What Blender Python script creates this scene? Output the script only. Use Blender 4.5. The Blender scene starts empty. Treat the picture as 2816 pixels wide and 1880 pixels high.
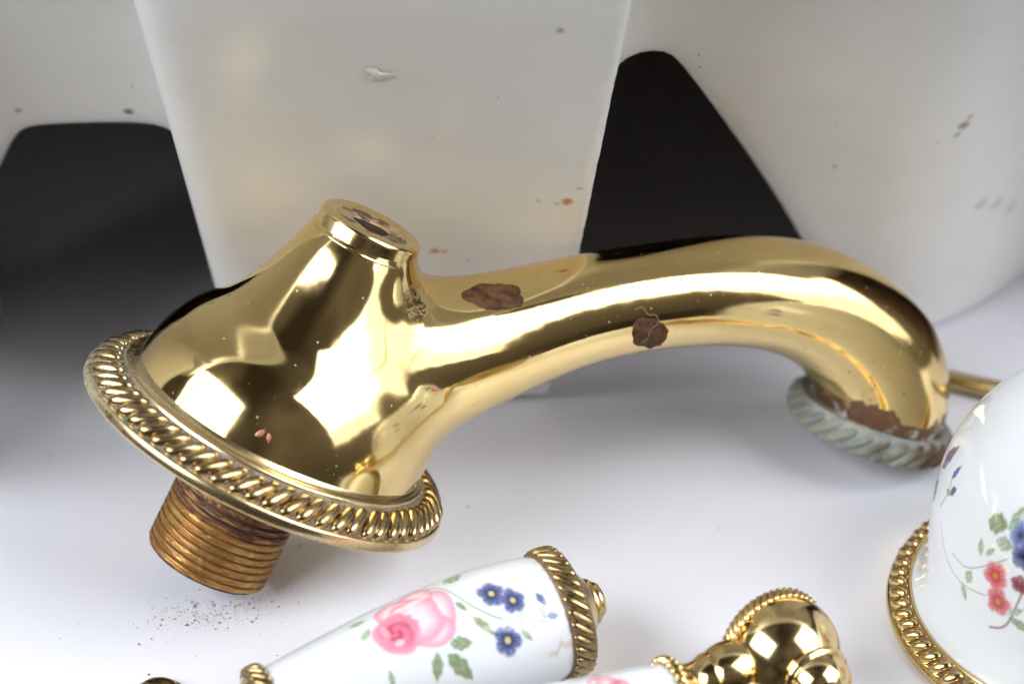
import bpy, math, random
import numpy as np
from mathutils import Matrix, Vector

# ------------------------------------------------------------------ camera, world, lamps, exposure
sc = bpy.context.scene
col = sc.collection
MM = 0.001
PITCH = math.radians(31.0)
CAM_H = 255.17                                   # mm above the white top

cam_d = bpy.data.cameras.new('camera')
cam_d.sensor_width = 36.0
cam_d.lens = 36.0 * 7140.0 / 2816.0
cam_d.clip_start = 0.01
cam_d.clip_end = 50.0
cam_d.dof.use_dof = True
cam_d.dof.focus_distance = 0.412
cam_d.dof.aperture_fstop = 11.0
cam_d.dof.aperture_blades = 7
cam = bpy.data.objects.new('camera', cam_d)
col.objects.link(cam)
cam.location = (0, 0, CAM_H * MM)
cam.rotation_euler = (math.pi / 2 - PITCH, 0, 0)
sc.camera = cam

world = bpy.data.worlds.new('World')
sc.world = world
world.use_nodes = True
wb = world.node_tree.nodes['Background']
wt = world.node_tree
_tc = wt.nodes.new('ShaderNodeTexCoord'); _nz = wt.nodes.new('ShaderNodeTexNoise'); _rp = wt.nodes.new('ShaderNodeValToRGB')
_nz.inputs['Scale'].default_value = 1.5; _nz.inputs['Detail'].default_value = 1.5; _nz.inputs['Roughness'].default_value = 0.55
wt.links.new(_tc.outputs['Generated'], _nz.inputs['Vector']); wt.links.new(_nz.outputs[0], _rp.inputs[0])
_rp.color_ramp.elements[0].position = 0.34; _rp.color_ramp.elements[0].color = (0.30, 0.25, 0.19, 1)
_rp.color_ramp.elements[1].position = 0.68; _rp.color_ramp.elements[1].color = (1.40, 1.26, 1.10, 1)
wt.links.new(_rp.outputs[0], wb.inputs[0])
wb.inputs[1].default_value = 0.078          # a dim, uneven room

TARGET = Vector((0.01, 0.36, 0.03))
def window_lamp(name, direction, dist, sx, sy, radiance, colr, roll=0.0, bars=(), fade=(0.0, 1.0, 0.85, 1.15)):
    d = Vector(direction).normalized()
    l = bpy.data.lights.new(name, 'AREA')
    l.shape = 'RECTANGLE'; l.size = sx; l.size_y = sy
    l.energy = radiance * math.pi * sx * sy
    l.color = colr
    # glazing bars and a drawn curtain: the pane is not one even sheet of light
    l.use_nodes = True
    nt = l.node_tree; em = nt.nodes['Emission']
    sp = nt.nodes.new('ShaderNodeSeparateXYZ'); ge = nt.nodes.new('ShaderNodeNewGeometry')
    nt.links.new(ge.outputs['Parametric'], sp.inputs[0])
    def mr(src, a, b, c, d):
        n = nt.nodes.new('ShaderNodeMapRange'); n.interpolation_type = 'SMOOTHSTEP'
        nt.links.new(src, n.inputs[0])
        for k, v in zip((1, 2, 3, 4), (a, b, c, d)): n.inputs[k].default_value = v
        return n.outputs[0]
    def mm_(op, a, b):
        n = nt.nodes.new('ShaderNodeMath'); n.operation = op
        for k, v in ((0, a), (1, b)):
            if isinstance(v, (int, float)): n.inputs[k].default_value = v
            else: nt.links.new(v, n.inputs[k])
        return n.outputs[0]
    val = mr(sp.outputs[1], *fade)
    for axis, pos, wid in bars:
        d_ = mm_('ABSOLUTE', mm_('SUBTRACT', sp.outputs[axis], pos), 0.0)
        val = mm_('MULTIPLY', val, mr(d_, wid * 0.5, wid, 0.12, 1.0))
    for axis in (0, 1):                       # soft edges where the curtains hang
        e_ = mm_('SUBTRACT', 0.5, mm_('ABSOLUTE', mm_('SUBTRACT', sp.outputs[axis], 0.5), 0.0))
        val = mm_('MULTIPLY', val, mr(e_, 0.0, 0.07, 0.0, 1.0))
    nt.links.new(val, em.inputs['Strength'])
    o = bpy.data.objects.new(name, l); col.objects.link(o)
    o.location = TARGET + d * dist
    z = d
    x = Vector((0, 0, 1)).cross(z).normalized()
    y = z.cross(x)
    m = Matrix((x, y, z)).transposed()
    o.rotation_euler = (m @ Matrix.Rotation(roll, 3, 'Z')).to_euler()
    return o
window_lamp('window_light', (-0.68, -0.42, 0.58), 1.7, 1.55, 1.0, 6.4, (0.91, 0.955, 1.0), bars=((0, 0.12, 0.03),))
window_lamp('window_light', (0.80, -0.32, 0.56), 1.7, 1.35, 1.75, 5.0, (0.94, 0.97, 1.0), bars=((0, 0.6, 0.010),), fade=(0.18, 0.55, 0.28, 1.10))

sc.view_settings.view_transform = 'Standard'
sc.view_settings.look = 'None'
sc.view_settings.exposure = 0.52
sc.view_settings.gamma = 1.0
sc.view_settings.use_curve_mapping = False
sc.render.engine = 'CYCLES'
sc.cycles.max_bounces = 10
sc.cycles.glossy_bounces = 6
sc.cycles.caustics_reflective = True
sc.cycles.blur_glossy = 0.6
sc.cycles.sample_clamp_indirect = 6.0

rng = np.random.default_rng(7)
random.seed(7)

# ------------------------------------------------------------------ object helpers
def link(o, parent=None, mat=None):
    col.objects.link(o)
    if parent is not None:
        o.parent = parent
    if mat is not None:
        o.matrix_basis = mat
    return o

def make(name, verts, faces, mats, parent=None, mat=None, smooth=True, midx=None, mm=True):
    me = bpy.data.meshes.new(name)
    v = np.asarray(verts, float) * (MM if mm else 1.0)
    if isinstance(faces, np.ndarray):
        nf, k = faces.shape
        me.vertices.add(len(v)); me.vertices.foreach_set('co', v.ravel())
        me.loops.add(nf * k); me.loops.foreach_set('vertex_index', faces.ravel().astype(np.int32))
        me.polygons.add(nf)
        me.polygons.foreach_set('loop_start', np.arange(0, nf * k, k, dtype=np.int32))
        me.update(calc_edges=True)
    else:
        me.from_pydata(v.tolist(), [], faces)
    me.validate()
    for m in (mats if isinstance(mats, (list, tuple)) else [mats]):
        me.materials.append(m)
    if midx is not None:
        me.polygons.foreach_set('material_index', np.asarray(midx, dtype=np.int32))
    if smooth:
        me.polygons.foreach_set('use_smooth', np.ones(len(me.polygons), dtype=bool))
    me.update()
    return link(bpy.data.objects.new(name, me), parent, mat)

def empty(name, label, cat, loc=(0, 0, 0), group=None, mat=None):
    o = bpy.data.objects.new(name, None)
    o.empty_display_size = 0.005
    col.objects.link(o)
    if mat is not None:
        o.matrix_basis = mat
    else:
        o.location = [c * MM for c in loc]
    o['label'] = label; o['category'] = cat
    if group: o['group'] = group
    return o

def frame(origin, x, y, z):
    m = Matrix.Identity(4)
    for i, a in enumerate((x, y, z)):
        for r in range(3):
            m[r][i] = a[r]
    for r in range(3):
        m[r][3] = origin[r] * MM
    return m

def axis_frame(origin, z, xhint=(1, 0, 0)):
    z = Vector(z).normalized(); x = Vector(xhint)
    x = (x - z * x.dot(z)).normalized(); y = z.cross(x)
    return frame(origin, x, y, z)

def spline(P, n):
    """smooth curve through control points (rows), natural cubic by chord length"""
    P = np.asarray(P, float)
    t = np.concatenate([[0], np.cumsum(np.sqrt((np.diff(P[:, :2], axis=0) ** 2).sum(1)) ** 0.75)])
    N = len(P); h = np.diff(t)
    A = np.eye(N); B = np.zeros((N, P.shape[1]))
    for i in range(1, N - 1):
        A[i, i - 1] = h[i - 1]; A[i, i] = 2 * (h[i - 1] + h[i]); A[i, i + 1] = h[i]
        B[i] = 6 * ((P[i + 1] - P[i]) / h[i] - (P[i] - P[i - 1]) / h[i - 1])
    M = np.linalg.solve(A, B)
    tt = np.linspace(0, t[-1], n); k = np.clip(np.searchsorted(t, tt) - 1, 0, N - 2)
    a = (t[k + 1] - tt)[:, None]; b = (tt - t[k])[:, None]; hk = h[k][:, None]
    return (M[k] * a ** 3 + M[k + 1] * b ** 3) / (6 * hk) + (P[k] / hk - M[k] * hk / 6) * a + (P[k + 1] / hk - M[k + 1] * hk / 6) * b

def lathe(prof, seg=96, close=False):
    """prof: list of (r, h[, material]) ; returns verts, quad faces, material per face"""
    pr = np.array([(p[0], p[1]) for p in prof], float)
    mi = [p[2] if len(p) > 2 else 0 for p in prof]
    n = len(pr); an = np.arange(seg) * 2 * np.pi / seg
    v = np.stack([pr[:, None, 0] * np.cos(an), pr[:, None, 0] * np.sin(an), np.repeat(pr[:, 1:2], seg, 1)], -1).reshape(-1, 3)
    f = []; m = []
    j = np.arange(seg); j2 = (j + 1) % seg
    for i in range(n if close else n - 1):
        i2 = (i + 1) % n
        f.append(np.stack([i * seg + j, i * seg + j2, i2 * seg + j2, i2 * seg + j], -1)); m += [mi[i]] * seg
    return v, np.concatenate(f), m

def tube_mesh(path, rad, seg=10):
    path = np.asarray(path, float); n = len(path)
    rad = np.broadcast_to(np.asarray(rad, float), (n,))
    t = np.gradient(path, axis=0); t /= np.linalg.norm(t, axis=1)[:, None]
    up = np.array([0.13, 0.21, 0.97]); vs = []
    for i in range(n):
        a = np.cross(t[i], up); a /= np.linalg.norm(a); b = np.cross(t[i], a)
        an = np.arange(seg) * 2 * np.pi / seg
        vs.append(path[i] + rad[i] * (np.cos(an)[:, None] * a + np.sin(an)[:, None] * b))
    f = []
    for i in range(n - 1):
        for j in range(seg):
            j2 = (j + 1) % seg
            f.append([i * seg + j, i * seg + j2, (i + 1) * seg + j2, (i + 1) * seg + j])
    f.append(list(range(seg))[::-1]); f.append([(n - 1) * seg + j for j in range(seg)])
    return np.concatenate(vs), f

def grad(f, p, e=0.04):
    g = np.zeros_like(p)
    for k in range(3):
        d = np.zeros(3); d[k] = e
        g[:, k] = (f(p + d) - f(p - d)) / (2 * e)
    return g

def to_surface(f, p, it=6, lim=0.6, level=0.0):
    for _ in range(it):
        g = grad(f, p); v = f(p) - level
        s = v / np.maximum((g * g).sum(1), 0.05)
        p = p - np.clip(s, -lim, lim)[:, None] * g
    return p

def surface_nets(f, lo, hi, step, it=6):
    ax = [np.arange(lo[k], hi[k] + step, step) for k in range(3)]
    nx, ny, nz = map(len, ax)
    V = np.empty((nx, ny, nz))
    Yg, Zg = np.meshgrid(ax[1], ax[2], indexing='ij')
    for i0 in range(0, nx, 8):
        xs = ax[0][i0:i0 + 8]
        P = np.empty((len(xs), ny, nz, 3))
        P[..., 0] = xs[:, None, None]; P[..., 1] = Yg; P[..., 2] = Zg
        V[i0:i0 + 8] = f(P.reshape(-1, 3)).reshape(len(xs), ny, nz)
    I = V < 0
    c = np.zeros((nx - 1, ny - 1, nz - 1), np.int8)
    for a in (0, 1):
        for b in (0, 1):
            for d in (0, 1):
                c += I[a:nx - 1 + a, b:ny - 1 + b, d:nz - 1 + d]
    cells = np.argwhere((c > 0) & (c < 8))
    idx = -np.ones(c.shape, np.int64); idx[tuple(cells.T)] = np.arange(len(cells))
    acc = np.zeros((len(cells), 3)); cnt = np.zeros(len(cells))
    cor = [(a, b, d) for a in (0, 1) for b in (0, 1) for d in (0, 1)]
    for p in cor:
        for k in range(3):
            if p[k] == 0:
                q = list(p); q[k] = 1
                va = V[tuple((cells + p).T)]; vb = V[tuple((cells + q).T)]
                m = (va < 0) != (vb < 0)
                t = np.where(m, va / np.where(m, va - vb, 1), 0)
                pos = np.array(p, float) + np.outer(t, np.array(q) - np.array(p))
                acc[m] += pos[m]; cnt[m] += 1
    verts = (cells + acc / cnt[:, None]) * step + np.array(lo)
    quads = []
    for k in range(3):
        a, b = [(1, 2), (2, 0), (0, 1)][k]
        s0 = [slice(None)] * 3; s1 = [slice(None)] * 3
        s0[k] = slice(0, -1); s1[k] = slice(1, None)
        e = np.argwhere(I[tuple(s0)] != I[tuple(s1)])
        e = e[(e[:, a] > 0) & (e[:, b] > 0) & (e[:, a] < V.shape[a] - 1) & (e[:, b] < V.shape[b] - 1)]
        ins = I[tuple(e.T)]
        o = []
        for da, db in ((-1, -1), (0, -1), (0, 0), (-1, 0)):
            q = e.copy(); q[:, a] += da; q[:, b] += db
            o.append(idx[tuple(q.T)])
        Q = np.stack(o, -1)
        Q[~ins] = Q[~ins][:, ::-1]
        quads.append(Q)
    return to_surface(f, verts, it, step), np.concatenate(quads)

def smin(a, b, k):
    m = np.minimum(a, b)
    return m - k * np.log(np.exp(-(a - m) / k) + np.exp(-(b - m) / k))
def smax(a, b, k):
    return -smin(-a, -b, k)

# ------------------------------------------------------------------ material helpers
class G:
    def __init__(s, name, space='Object'):
        s.m = bpy.data.materials.new(name); s.m.use_nodes = True
        s.nt = s.m.node_tree; s.b = s.nt.nodes['Principled BSDF']
        if space == 'World':
            src = s.n('ShaderNodeNewGeometry').outputs['Position']
        else:
            src = s.n('ShaderNodeTexCoord').outputs['Object']
        v = s.n('ShaderNodeVectorMath', operation='SCALE'); s.nt.links.new(src, v.inputs[0]); v.inputs[3].default_value = 1000.0
        s.co = v.outputs[0]                       # millimetres
    def n(s, t, **kw):
        nd = s.nt.nodes.new(t)
        for k, v in kw.items(): setattr(nd, k, v)
        return nd
    def put(s, sock, v):
        if isinstance(v, bpy.types.NodeSocket): s.nt.links.new(v, sock)
        elif isinstance(v, (tuple, list)) and len(v) == 3 and sock.type == 'RGBA': sock.default_value = (*v, 1)
        else: sock.default_value = v
    def noise(s, scale, detail=4, rough=0.55, vec=None, dist=0.0):
        nd = s.n('ShaderNodeTexNoise'); s.put(nd.inputs['Vector'], vec or s.co)
        nd.inputs['Scale'].default_value = scale; nd.inputs['Detail'].default_value = detail
        nd.inputs['Roughness'].default_value = rough; nd.inputs['Distortion'].default_value = dist
        return nd.outputs[0]
    def voro(s, scale, vec=None, out='Distance', rnd=1.0):
        nd = s.n('ShaderNodeTexVoronoi'); s.put(nd.inputs['Vector'], vec or s.co)
        nd.inputs['Scale'].default_value = scale; nd.inputs['Randomness'].default_value = rnd
        return nd.outputs[out]
    def math(s, op, a, b=0.0, clamp=False):
        nd = s.n('ShaderNodeMath', operation=op, use_clamp=clamp); s.put(nd.inputs[0], a); s.put(nd.inputs[1], b); return nd.outputs[0]
    def step(s, v, a, b):
        nd = s.n('ShaderNodeMapRange', interpolation_type='SMOOTHSTEP'); s.put(nd.inputs[0], v)
        lo, hi, o0, o1 = (a, b, 0, 1) if a < b else (b, a, 1, 0)
        nd.inputs[1].default_value = lo; nd.inputs[2].default_value = hi; nd.inputs[3].default_value = o0; nd.inputs[4].default_value = o1
        return nd.outputs[0]
    def mixc(s, f, a, b):
        nd = s.n('ShaderNodeMix', data_type='RGBA'); s.put(nd.inputs[0], f); s.put(nd.inputs[6], a); s.put(nd.inputs[7], b); return nd.outputs[2]
    def mixf(s, f, a, b):
        nd = s.n('ShaderNodeMix', data_type='FLOAT'); s.put(nd.inputs[0], f); s.put(nd.inputs[2], a); s.put(nd.inputs[3], b); return nd.outputs[0]
    def sep(s, v=None):
        nd = s.n('ShaderNodeSeparateXYZ'); s.put(nd.inputs[0], v or s.co); return nd.outputs
    def dist(s, p):
        nd = s.n('ShaderNodeVectorMath', operation='DISTANCE'); s.put(nd.inputs[0], s.co); nd.inputs[1].default_value = p; return nd.outputs['Value']
    def dot(s, p, off=0.0):
        nd = s.n('ShaderNodeVectorMath', operation='DOT_PRODUCT'); s.put(nd.inputs[0], s.co); nd.inputs[1].default_value = p
        return s.math('ADD', nd.outputs['Value'], off)
    def scaled(s, v):
        nd = s.n('ShaderNodeVectorMath', operation='MULTIPLY'); s.put(nd.inputs[0], s.co); nd.inputs[1].default_value = v; return nd.outputs[0]
    def bump(s, h, strength, dist_mm):
        nd = s.n('ShaderNodeBump'); s.put(nd.inputs['Height'], h); nd.inputs['Strength'].default_value = strength
        nd.inputs['Distance'].default_value = dist_mm * MM; s.nt.links.new(nd.outputs[0], s.b.inputs['Normal'])
    def out(s, base=None, rough=None, metal=None, **kw):
        if base is not None: s.put(s.b.inputs['Base Color'], base)
        if rough is not None: s.put(s.b.inputs['Roughness'], rough)
        if metal is not None: s.put(s.b.inputs['Metallic'], metal)
        for k, v in kw.items(): s.put(s.b.inputs[k], v)
        return s.m

BR = (0.86, 0.655, 0.30)
# nozzle frame in spout coordinates (mm)
NOZ = np.array([103.9, 0.0, 39.2]); NAX = np.array([-0.178, 0.0, 0.984])

def mat_body():
    g = G('polished_brass_body')
    sm = g.noise(0.06, 5, 0.6); fine = g.noise(1.3, 3, 0.6)
    base = g.mixc(g.step(sm, 0.35, 0.7), BR, (0.79, 0.585, 0.255))
    rough = g.mixf(g.step(sm, 0.4, 0.7), 0.06, 0.13)
    # dust and pinholes
    vd = g.voro(0.42); vc = g.voro(0.42, out='Color')
    r_ = g.sep(vc)[0]
    dust = g.math('MULTIPLY', g.step(vd, 0.085, 0.05), g.step(r_, 0.30, 0.36))
    vd2 = g.voro(1.5); r2 = g.sep(g.voro(1.5, out='Color'))[1]
    dust2 = g.math('MULTIPLY', g.math('MULTIPLY', g.step(vd2, 0.16, 0.09), g.step(r2, 0.8, 0.84)), g.step(g.noise(0.05, 2), 0.42, 0.6))
    dust = g.math('MULTIPLY', g.math('MAXIMUM', dust, dust2), 0.6)
    base = g.mixc(dust, base, (0.62, 0.55, 0.40)); metal = g.math('SUBTRACT', 1.0, g.math('MULTIPLY', dust, 0.8))
    rough = g.mixf(dust, rough, 0.5)
    wv = g.voro(0.11); wr = g.sep(g.voro(0.11, out='Color'))[2]
    ring_ = g.math('MULTIPLY', g.math('MULTIPLY', g.step(wv, 0.10, 0.13), g.step(wv, 0.19, 0.15)), g.step(wr, 0.5, 0.55))
    rough = g.mixf(g.math('MULTIPLY', ring_, 0.16), rough, 0.28)
    # tarnish round the outlet
    hN = g.dot(tuple(NAX), -float(NOZ @ NAX))
    wob = g.math('MULTIPLY', g.math('SUBTRACT', g.noise(0.22, 5, 0.6), 0.5), 13.0)
    tar = g.step(g.math('ADD', hN, wob), 6.3, 5.6)
    far = g.step(g.dot((1, 0, 0)), 78, 84)
    tar = g.math('MULTIPLY', tar, g.math('MULTIPLY', far, g.step(hN, 12, 9)))
    chalk = g.math('MULTIPLY', g.step(g.noise(0.3, 4, 0.6, dist=0.6), 0.50, 0.60), g.step(g.math('ADD', hN, g.math('MULTIPLY', wob, 0.6)), 5.0, 3.6))
    chalk = g.math('MULTIPLY', chalk, far)
    dots = g.math('MULTIPLY', g.step(g.voro(0.75), 0.20, 0.13), g.step(g.sep(g.voro(0.75, out='Color'))[0], 0.62, 0.66))
    dots = g.math('MULTIPLY', dots, g.math('MULTIPLY', g.step(hN, 26, 12), g.step(g.dot((1, 0, 0)), 70, 84)))
    tarn = g.math('MAXIMUM', tar, dots)
    brown = g.mixc(g.noise(0.8, 4), (0.085, 0.035, 0.015), (0.22, 0.12, 0.06))
    base = g.mixc(tarn, base, brown); metal = g.mixf(tarn, metal, 0.25); rough = g.mixf(tarn, rough, 0.45)
    base = g.mixc(chalk, base, (0.50, 0.49, 0.47)); metal = g.mixf(chalk, metal, 0.0); rough = g.mixf(chalk, rough, 0.8)
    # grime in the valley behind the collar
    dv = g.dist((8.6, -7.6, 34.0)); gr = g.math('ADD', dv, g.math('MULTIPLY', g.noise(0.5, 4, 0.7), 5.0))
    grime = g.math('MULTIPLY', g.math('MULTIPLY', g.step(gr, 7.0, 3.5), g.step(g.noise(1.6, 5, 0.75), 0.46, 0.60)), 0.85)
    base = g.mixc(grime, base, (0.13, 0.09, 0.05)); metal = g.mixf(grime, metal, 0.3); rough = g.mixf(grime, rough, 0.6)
    scr = g.noise(1.0, 3, 0.7, vec=g.scaled((0.12, 2.6, 3.4)))
    h_ = g.math('ADD', g.math('MULTIPLY', g.noise(0.09, 2), 1.0), g.math('MULTIPLY', tarn, 0.15))
    g.bump(g.math('ADD', h_, g.math('MULTIPLY', scr, 0.012)), 0.10, 1.0)
    return g.out(base, rough, metal)

def mat_brass(name, tint=1.0, rough0=0.06, grime=0.5, space='World'):
    g = G(name, space)
    a = g.noise(0.5, 4, 0.6); b = g.noise(2.2, 3, 0.6)
    base = g.mixc(g.step(b, 0.4, 0.75), tuple(c * tint for c in (0.85, 0.66, 0.33)), tuple(c * tint for c in (0.68, 0.48, 0.21)))
    gm = g.math('MULTIPLY', g.step(a, 0.62 - 0.16 * grime, 0.72), grime)
    base = g.mixc(gm, base, (0.22, 0.14, 0.07))
    return g.out(base, g.mixf(gm, g.mixf(b, rough0, rough0 + 0.12), 0.5), g.mixf(gm, 1.0, 0.4))

def mat_flange(name, polished, lobe=False):
    """rope moulding of the spout: left end green with verdigris"""
    g = G(name, 'World')
    a = g.noise(0.45, 5, 0.65); b = g.noise(1.8, 4, 0.65)
    base = g.mixc(g.step(b, 0.45, 0.75), (0.78, 0.62, 0.35), (0.50, 0.36, 0.18)) if polished else g.mixc(g.step(b, 0.35, 0.7), (0.17, 0.105, 0.05), (0.34, 0.29, 0.25))
    if lobe:
        base = g.mixc(g.step(a, 0.35, 0.65), (0.62, 0.48, 0.26), (0.38, 0.265, 0.13)); base = g.mixc(g.step(b, 0.5, 0.75), base, (0.22, 0.14, 0.065))
    rough = g.mixf(b, 0.16, 0.34) if polished else 0.6
    metal = 1.0 if polished else 0.35
    X = g.sep()
    left = g.step(g.math('ADD', X[0], g.math('MULTIPLY', g.math('SUBTRACT', a, 0.5), 26.0)), -58 if polished else -38, -70)
    vg = g.math('MULTIPLY', left, g.step(g.mixf(0.6, a, b) if not lobe else b, 0.50 if lobe else 0.42 if polished else 0.36, 0.66 if lobe else 0.56))
    ver = g.mixc(g.step(g.noise(0.9, 3), 0.4, 0.6), (0.10, 0.21, 0.19), (0.38, 0.42, 0.38))
    base = g.mixc(vg, base, ver)
    return g.out(base, g.mixf(vg, rough, 0.75), g.mixf(vg, metal, 0.1))

def mat_thread():
    g = G('worn_thread_brass')
    X = g.sep(); h = X[2]
    rad = g.math('SQRT', g.math('ADD', g.math('MULTIPLY', X[0], X[0]), g.math('MULTIPLY', X[1], X[1])))
    a = g.noise(0.25, 5, 0.6, dist=0.4); b = g.noise(1.4, 4, 0.65)
    st = g.noise(1.0, 4, 0.6, vec=g.scaled((0.25, 0.25, 2.2)))
    base = g.mixc(g.step(st, 0.35, 0.7), (0.44, 0.23, 0.065), (0.27, 0.12, 0.035))
    base = g.mixc(g.step(a, 0.52, 0.7), base, (0.52, 0.32, 0.10))
    band = g.math('MULTIPLY', g.step(g.math('ADD', h, g.math('MULTIPLY', g.math('SUBTRACT', a, 0.5), 5.0)), -12.6, -11.4),
                  g.step(g.math('ADD', h, g.math('MULTIPLY', g.math('SUBTRACT', b, 0.5), 3.0)), -7.6, -8.8))
    base = g.mixc(g.math('MULTIPLY', band, g.step(st, 0.30, 0.52)), base, g.mixc(b, (0.050, 0.016, 0.009), (0.12, 0.045, 0.02)))
    crust = g.math('MULTIPLY', g.step(st, 0.56, 0.66), g.math('MULTIPLY', g.step(h, -8.5, -6.0), g.step(h, -2.6, -4.0)))
    base = g.mixc(crust, base, (0.48, 0.38, 0.30))
    crest = g.math('MULTIPLY', g.step(rad, 10.40, 10.46), g.step(b, 0.48, 0.66))
    base = g.mixc(g.math('MULTIPLY', crest, 0.35), base, (0.70, 0.52, 0.28))
    gro = g.math('MULTIPLY', g.step(rad, 10.22, 9.98), g.step(a, 0.30, 0.55))
    base = g.mixc(g.math('MULTIPLY', gro, 0.85), base, (0.07, 0.035, 0.018))
    dull = g.math('MAXIMUM', g.math('MAXIMUM', band, crust), gro)
    g.bump(b, 0.25, 0.25)
    return g.out(base, g.mixf(dull, g.mixf(b, 0.32, 0.5), 0.7), g.mixf(dull, 0.7, 0.1))

def mat_oxide(name, groove):
    g = G(name, 'World')
    a = g.noise(0.16, 4, 0.55, dist=0.4); b = g.noise(1.3, 4, 0.6); X = g.sep()
    pale = g.mixc(g.step(a, 0.42, 0.62), (0.31, 0.30, 0.25), (0.18, 0.225, 0.21)) if not groove else g.mixc(g.step(a, 0.4, 0.6), (0.24, 0.28, 0.27), (0.37, 0.37, 0.34))
    # scale is thick on the left of the ring, worn to brown metal on the right
    t = g.math('ADD', g.math('MULTIPLY', g.math('SUBTRACT', X[0], 63.0), 0.07), g.math('ADD', g.math('MULTIPLY', g.math('SUBTRACT', a, 0.5), 2.4), g.math('MULTIPLY', g.math('SUBTRACT', b, 0.5), 0.9)))
    brown = g.step(t, -0.25 if not groove else 0.7, 0.55 if not groove else 1.4)
    base = g.mixc(brown, pale, g.mixc(b, (0.085, 0.045, 0.022), (0.16, 0.10, 0.055)))
    fine = g.noise(2.8, 4, 0.7)
    base = g.mixc(g.math('MULTIPLY', g.step(fine, 0.5, 0.68), 0.6), base, (0.10, 0.085, 0.06))
    g.bump(fine, 0.6, 0.3)
    return g.out(base, g.mixf(brown, 0.8, 0.45), g.mixf(brown, 0.0, 0.35))

def mat_plain(name, c, rough, metal=0.0, var=0.15, scale=0.5, bump=0.0):
    g = G(name)
    n_ = g.noise(scale, 5, 0.6)
    base = g.mixc(g.step(n_, 0.3, 0.7), tuple(x * (1 - var) for x in c), tuple(min(1, x * (1 + var)) for x in c))
    if bump: g.bump(n_, 0.5, bump)
    return g.out(base, rough, metal)

def mat_porcelain(name):
    g = G(name)
    at = g.n('ShaderNodeAttribute', attribute_name='print')
    sm = g.noise(0.08, 4)
    return g.out(at.outputs['Color'], g.mixf(g.step(sm, 0.4, 0.8), 0.05, 0.12), 0.0)

def mat_glaze():
    g = G('white_glaze')
    X = g.sep()
    a = g.noise(0.03, 5, 0.6, dist=0.5); b = g.noise(0.25, 5, 0.7, dist=1.0); c = g.noise(1.1, 4, 0.7)
    base = g.mixc(g.step(a, 0.2, 0.9), (0.79, 0.785, 0.775), (0.76, 0.745, 0.72))
    # grey-brown smears
    sme = g.math('MULTIPLY', g.step(g.noise(0.09, 5, 0.7, vec=g.scaled((0.5, 1, 1.6)), dist=0.3), 0.45, 0.9), 0.12)
    base = g.mixc(sme, base, (0.40, 0.35, 0.29))
    # dirt specks
    sp = g.math('MULTIPLY', g.step(g.voro(0.16), 0.05, 0.02), g.step(g.sep(g.voro(0.16, out='Color'))[0], 0.6, 0.65))
    base = g.mixc(sp, base, (0.25, 0.17, 0.10))
    # rust flecks near the foot of the pier
    RUST = (0.55, 0.15, 0.03); DIRT = (0.16, 0.10, 0.06); TAN = (0.42, 0.33, 0.22)
    for p, r, cc, al, wob in (((9.0, 376.0, 56.0), 0.85, RUST, 0.9, 1.6), ((10.8, 374.4, 59.2), 0.35, RUST, 0.7, 2.2), ((7.4, 376.2, 55.5), 0.3, RUST, 0.7, 1.0), ((4.3, 375.9, 56.2), 0.25, RUST, 0.6, 1.0),
                         ((-13.0, 382.3, 43.3), 0.65, RUST, 0.9, 1.4), ((-11.5, 382.4, 43.1), 0.4, RUST, 0.7, 1.6), ((7.2, 356.4, 95.2), 0.5, DIRT, 0.8, 1.2),
                         ((-64.9, 397.1, 62.2), 0.75, (0.10, 0.08, 0.05), 0.9, 0.8), ((-83.6, 397.0, 62.2), 0.5, DIRT, 0.6, 1.5), ((77.3, 399.8, 58.1), 1.0, DIRT, 0.75, 2.0), ((76.5, 400.6, 56.0), 0.6, DIRT, 0.6, 2.0),
                         ((78.1, 399.3, 60.0), 0.5, DIRT, 0.6, 2.0), ((85.1, 416.2, 34.3), 1.6, TAN, 0.5, 4.5), ((88.6, 420.3, 32.1), 1.4, TAN, 0.5, 4.5), ((92.7, 426.4, 28.1), 1.5, TAN, 0.5, 4.5), ((56.1, 402.9, 48.6), 0.3, DIRT, 0.7, 0.8)):
        d = g.math('ADD', g.dist(p), g.math('MULTIPLY', g.math('SUBTRACT', c, 0.5), wob))
        base = g.mixc(g.math('MULTIPLY', g.step(d, r + 0.55, r - 0.5), al), base, cc)
    g.bump(g.math('ADD', g.math('MULTIPLY', c, 0.25), g.noise(0.05, 3)), 0.05, 1.0)
    return g.out(base, g.mixf(a, 0.32, 0.42), 0.0)

def mat_table():
    g = G('white_gloss_top')
    a = g.noise(0.02, 4, 0.5); s_ = g.noise(0.9, 3, 0.6)
    base = g.mixc(a, (0.80, 0.80, 0.865), (0.785, 0.782, 0.845))
    sp = g.math('MULTIPLY', g.step(g.voro(0.16), 0.055, 0.03), g.step(g.sep(g.voro(0.16, out='Color'))[0], 0.55, 0.6))
    base = g.mixc(sp, base, (0.36, 0.32, 0.29))
    return g.out(base, 0.28, 0.0)

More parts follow.
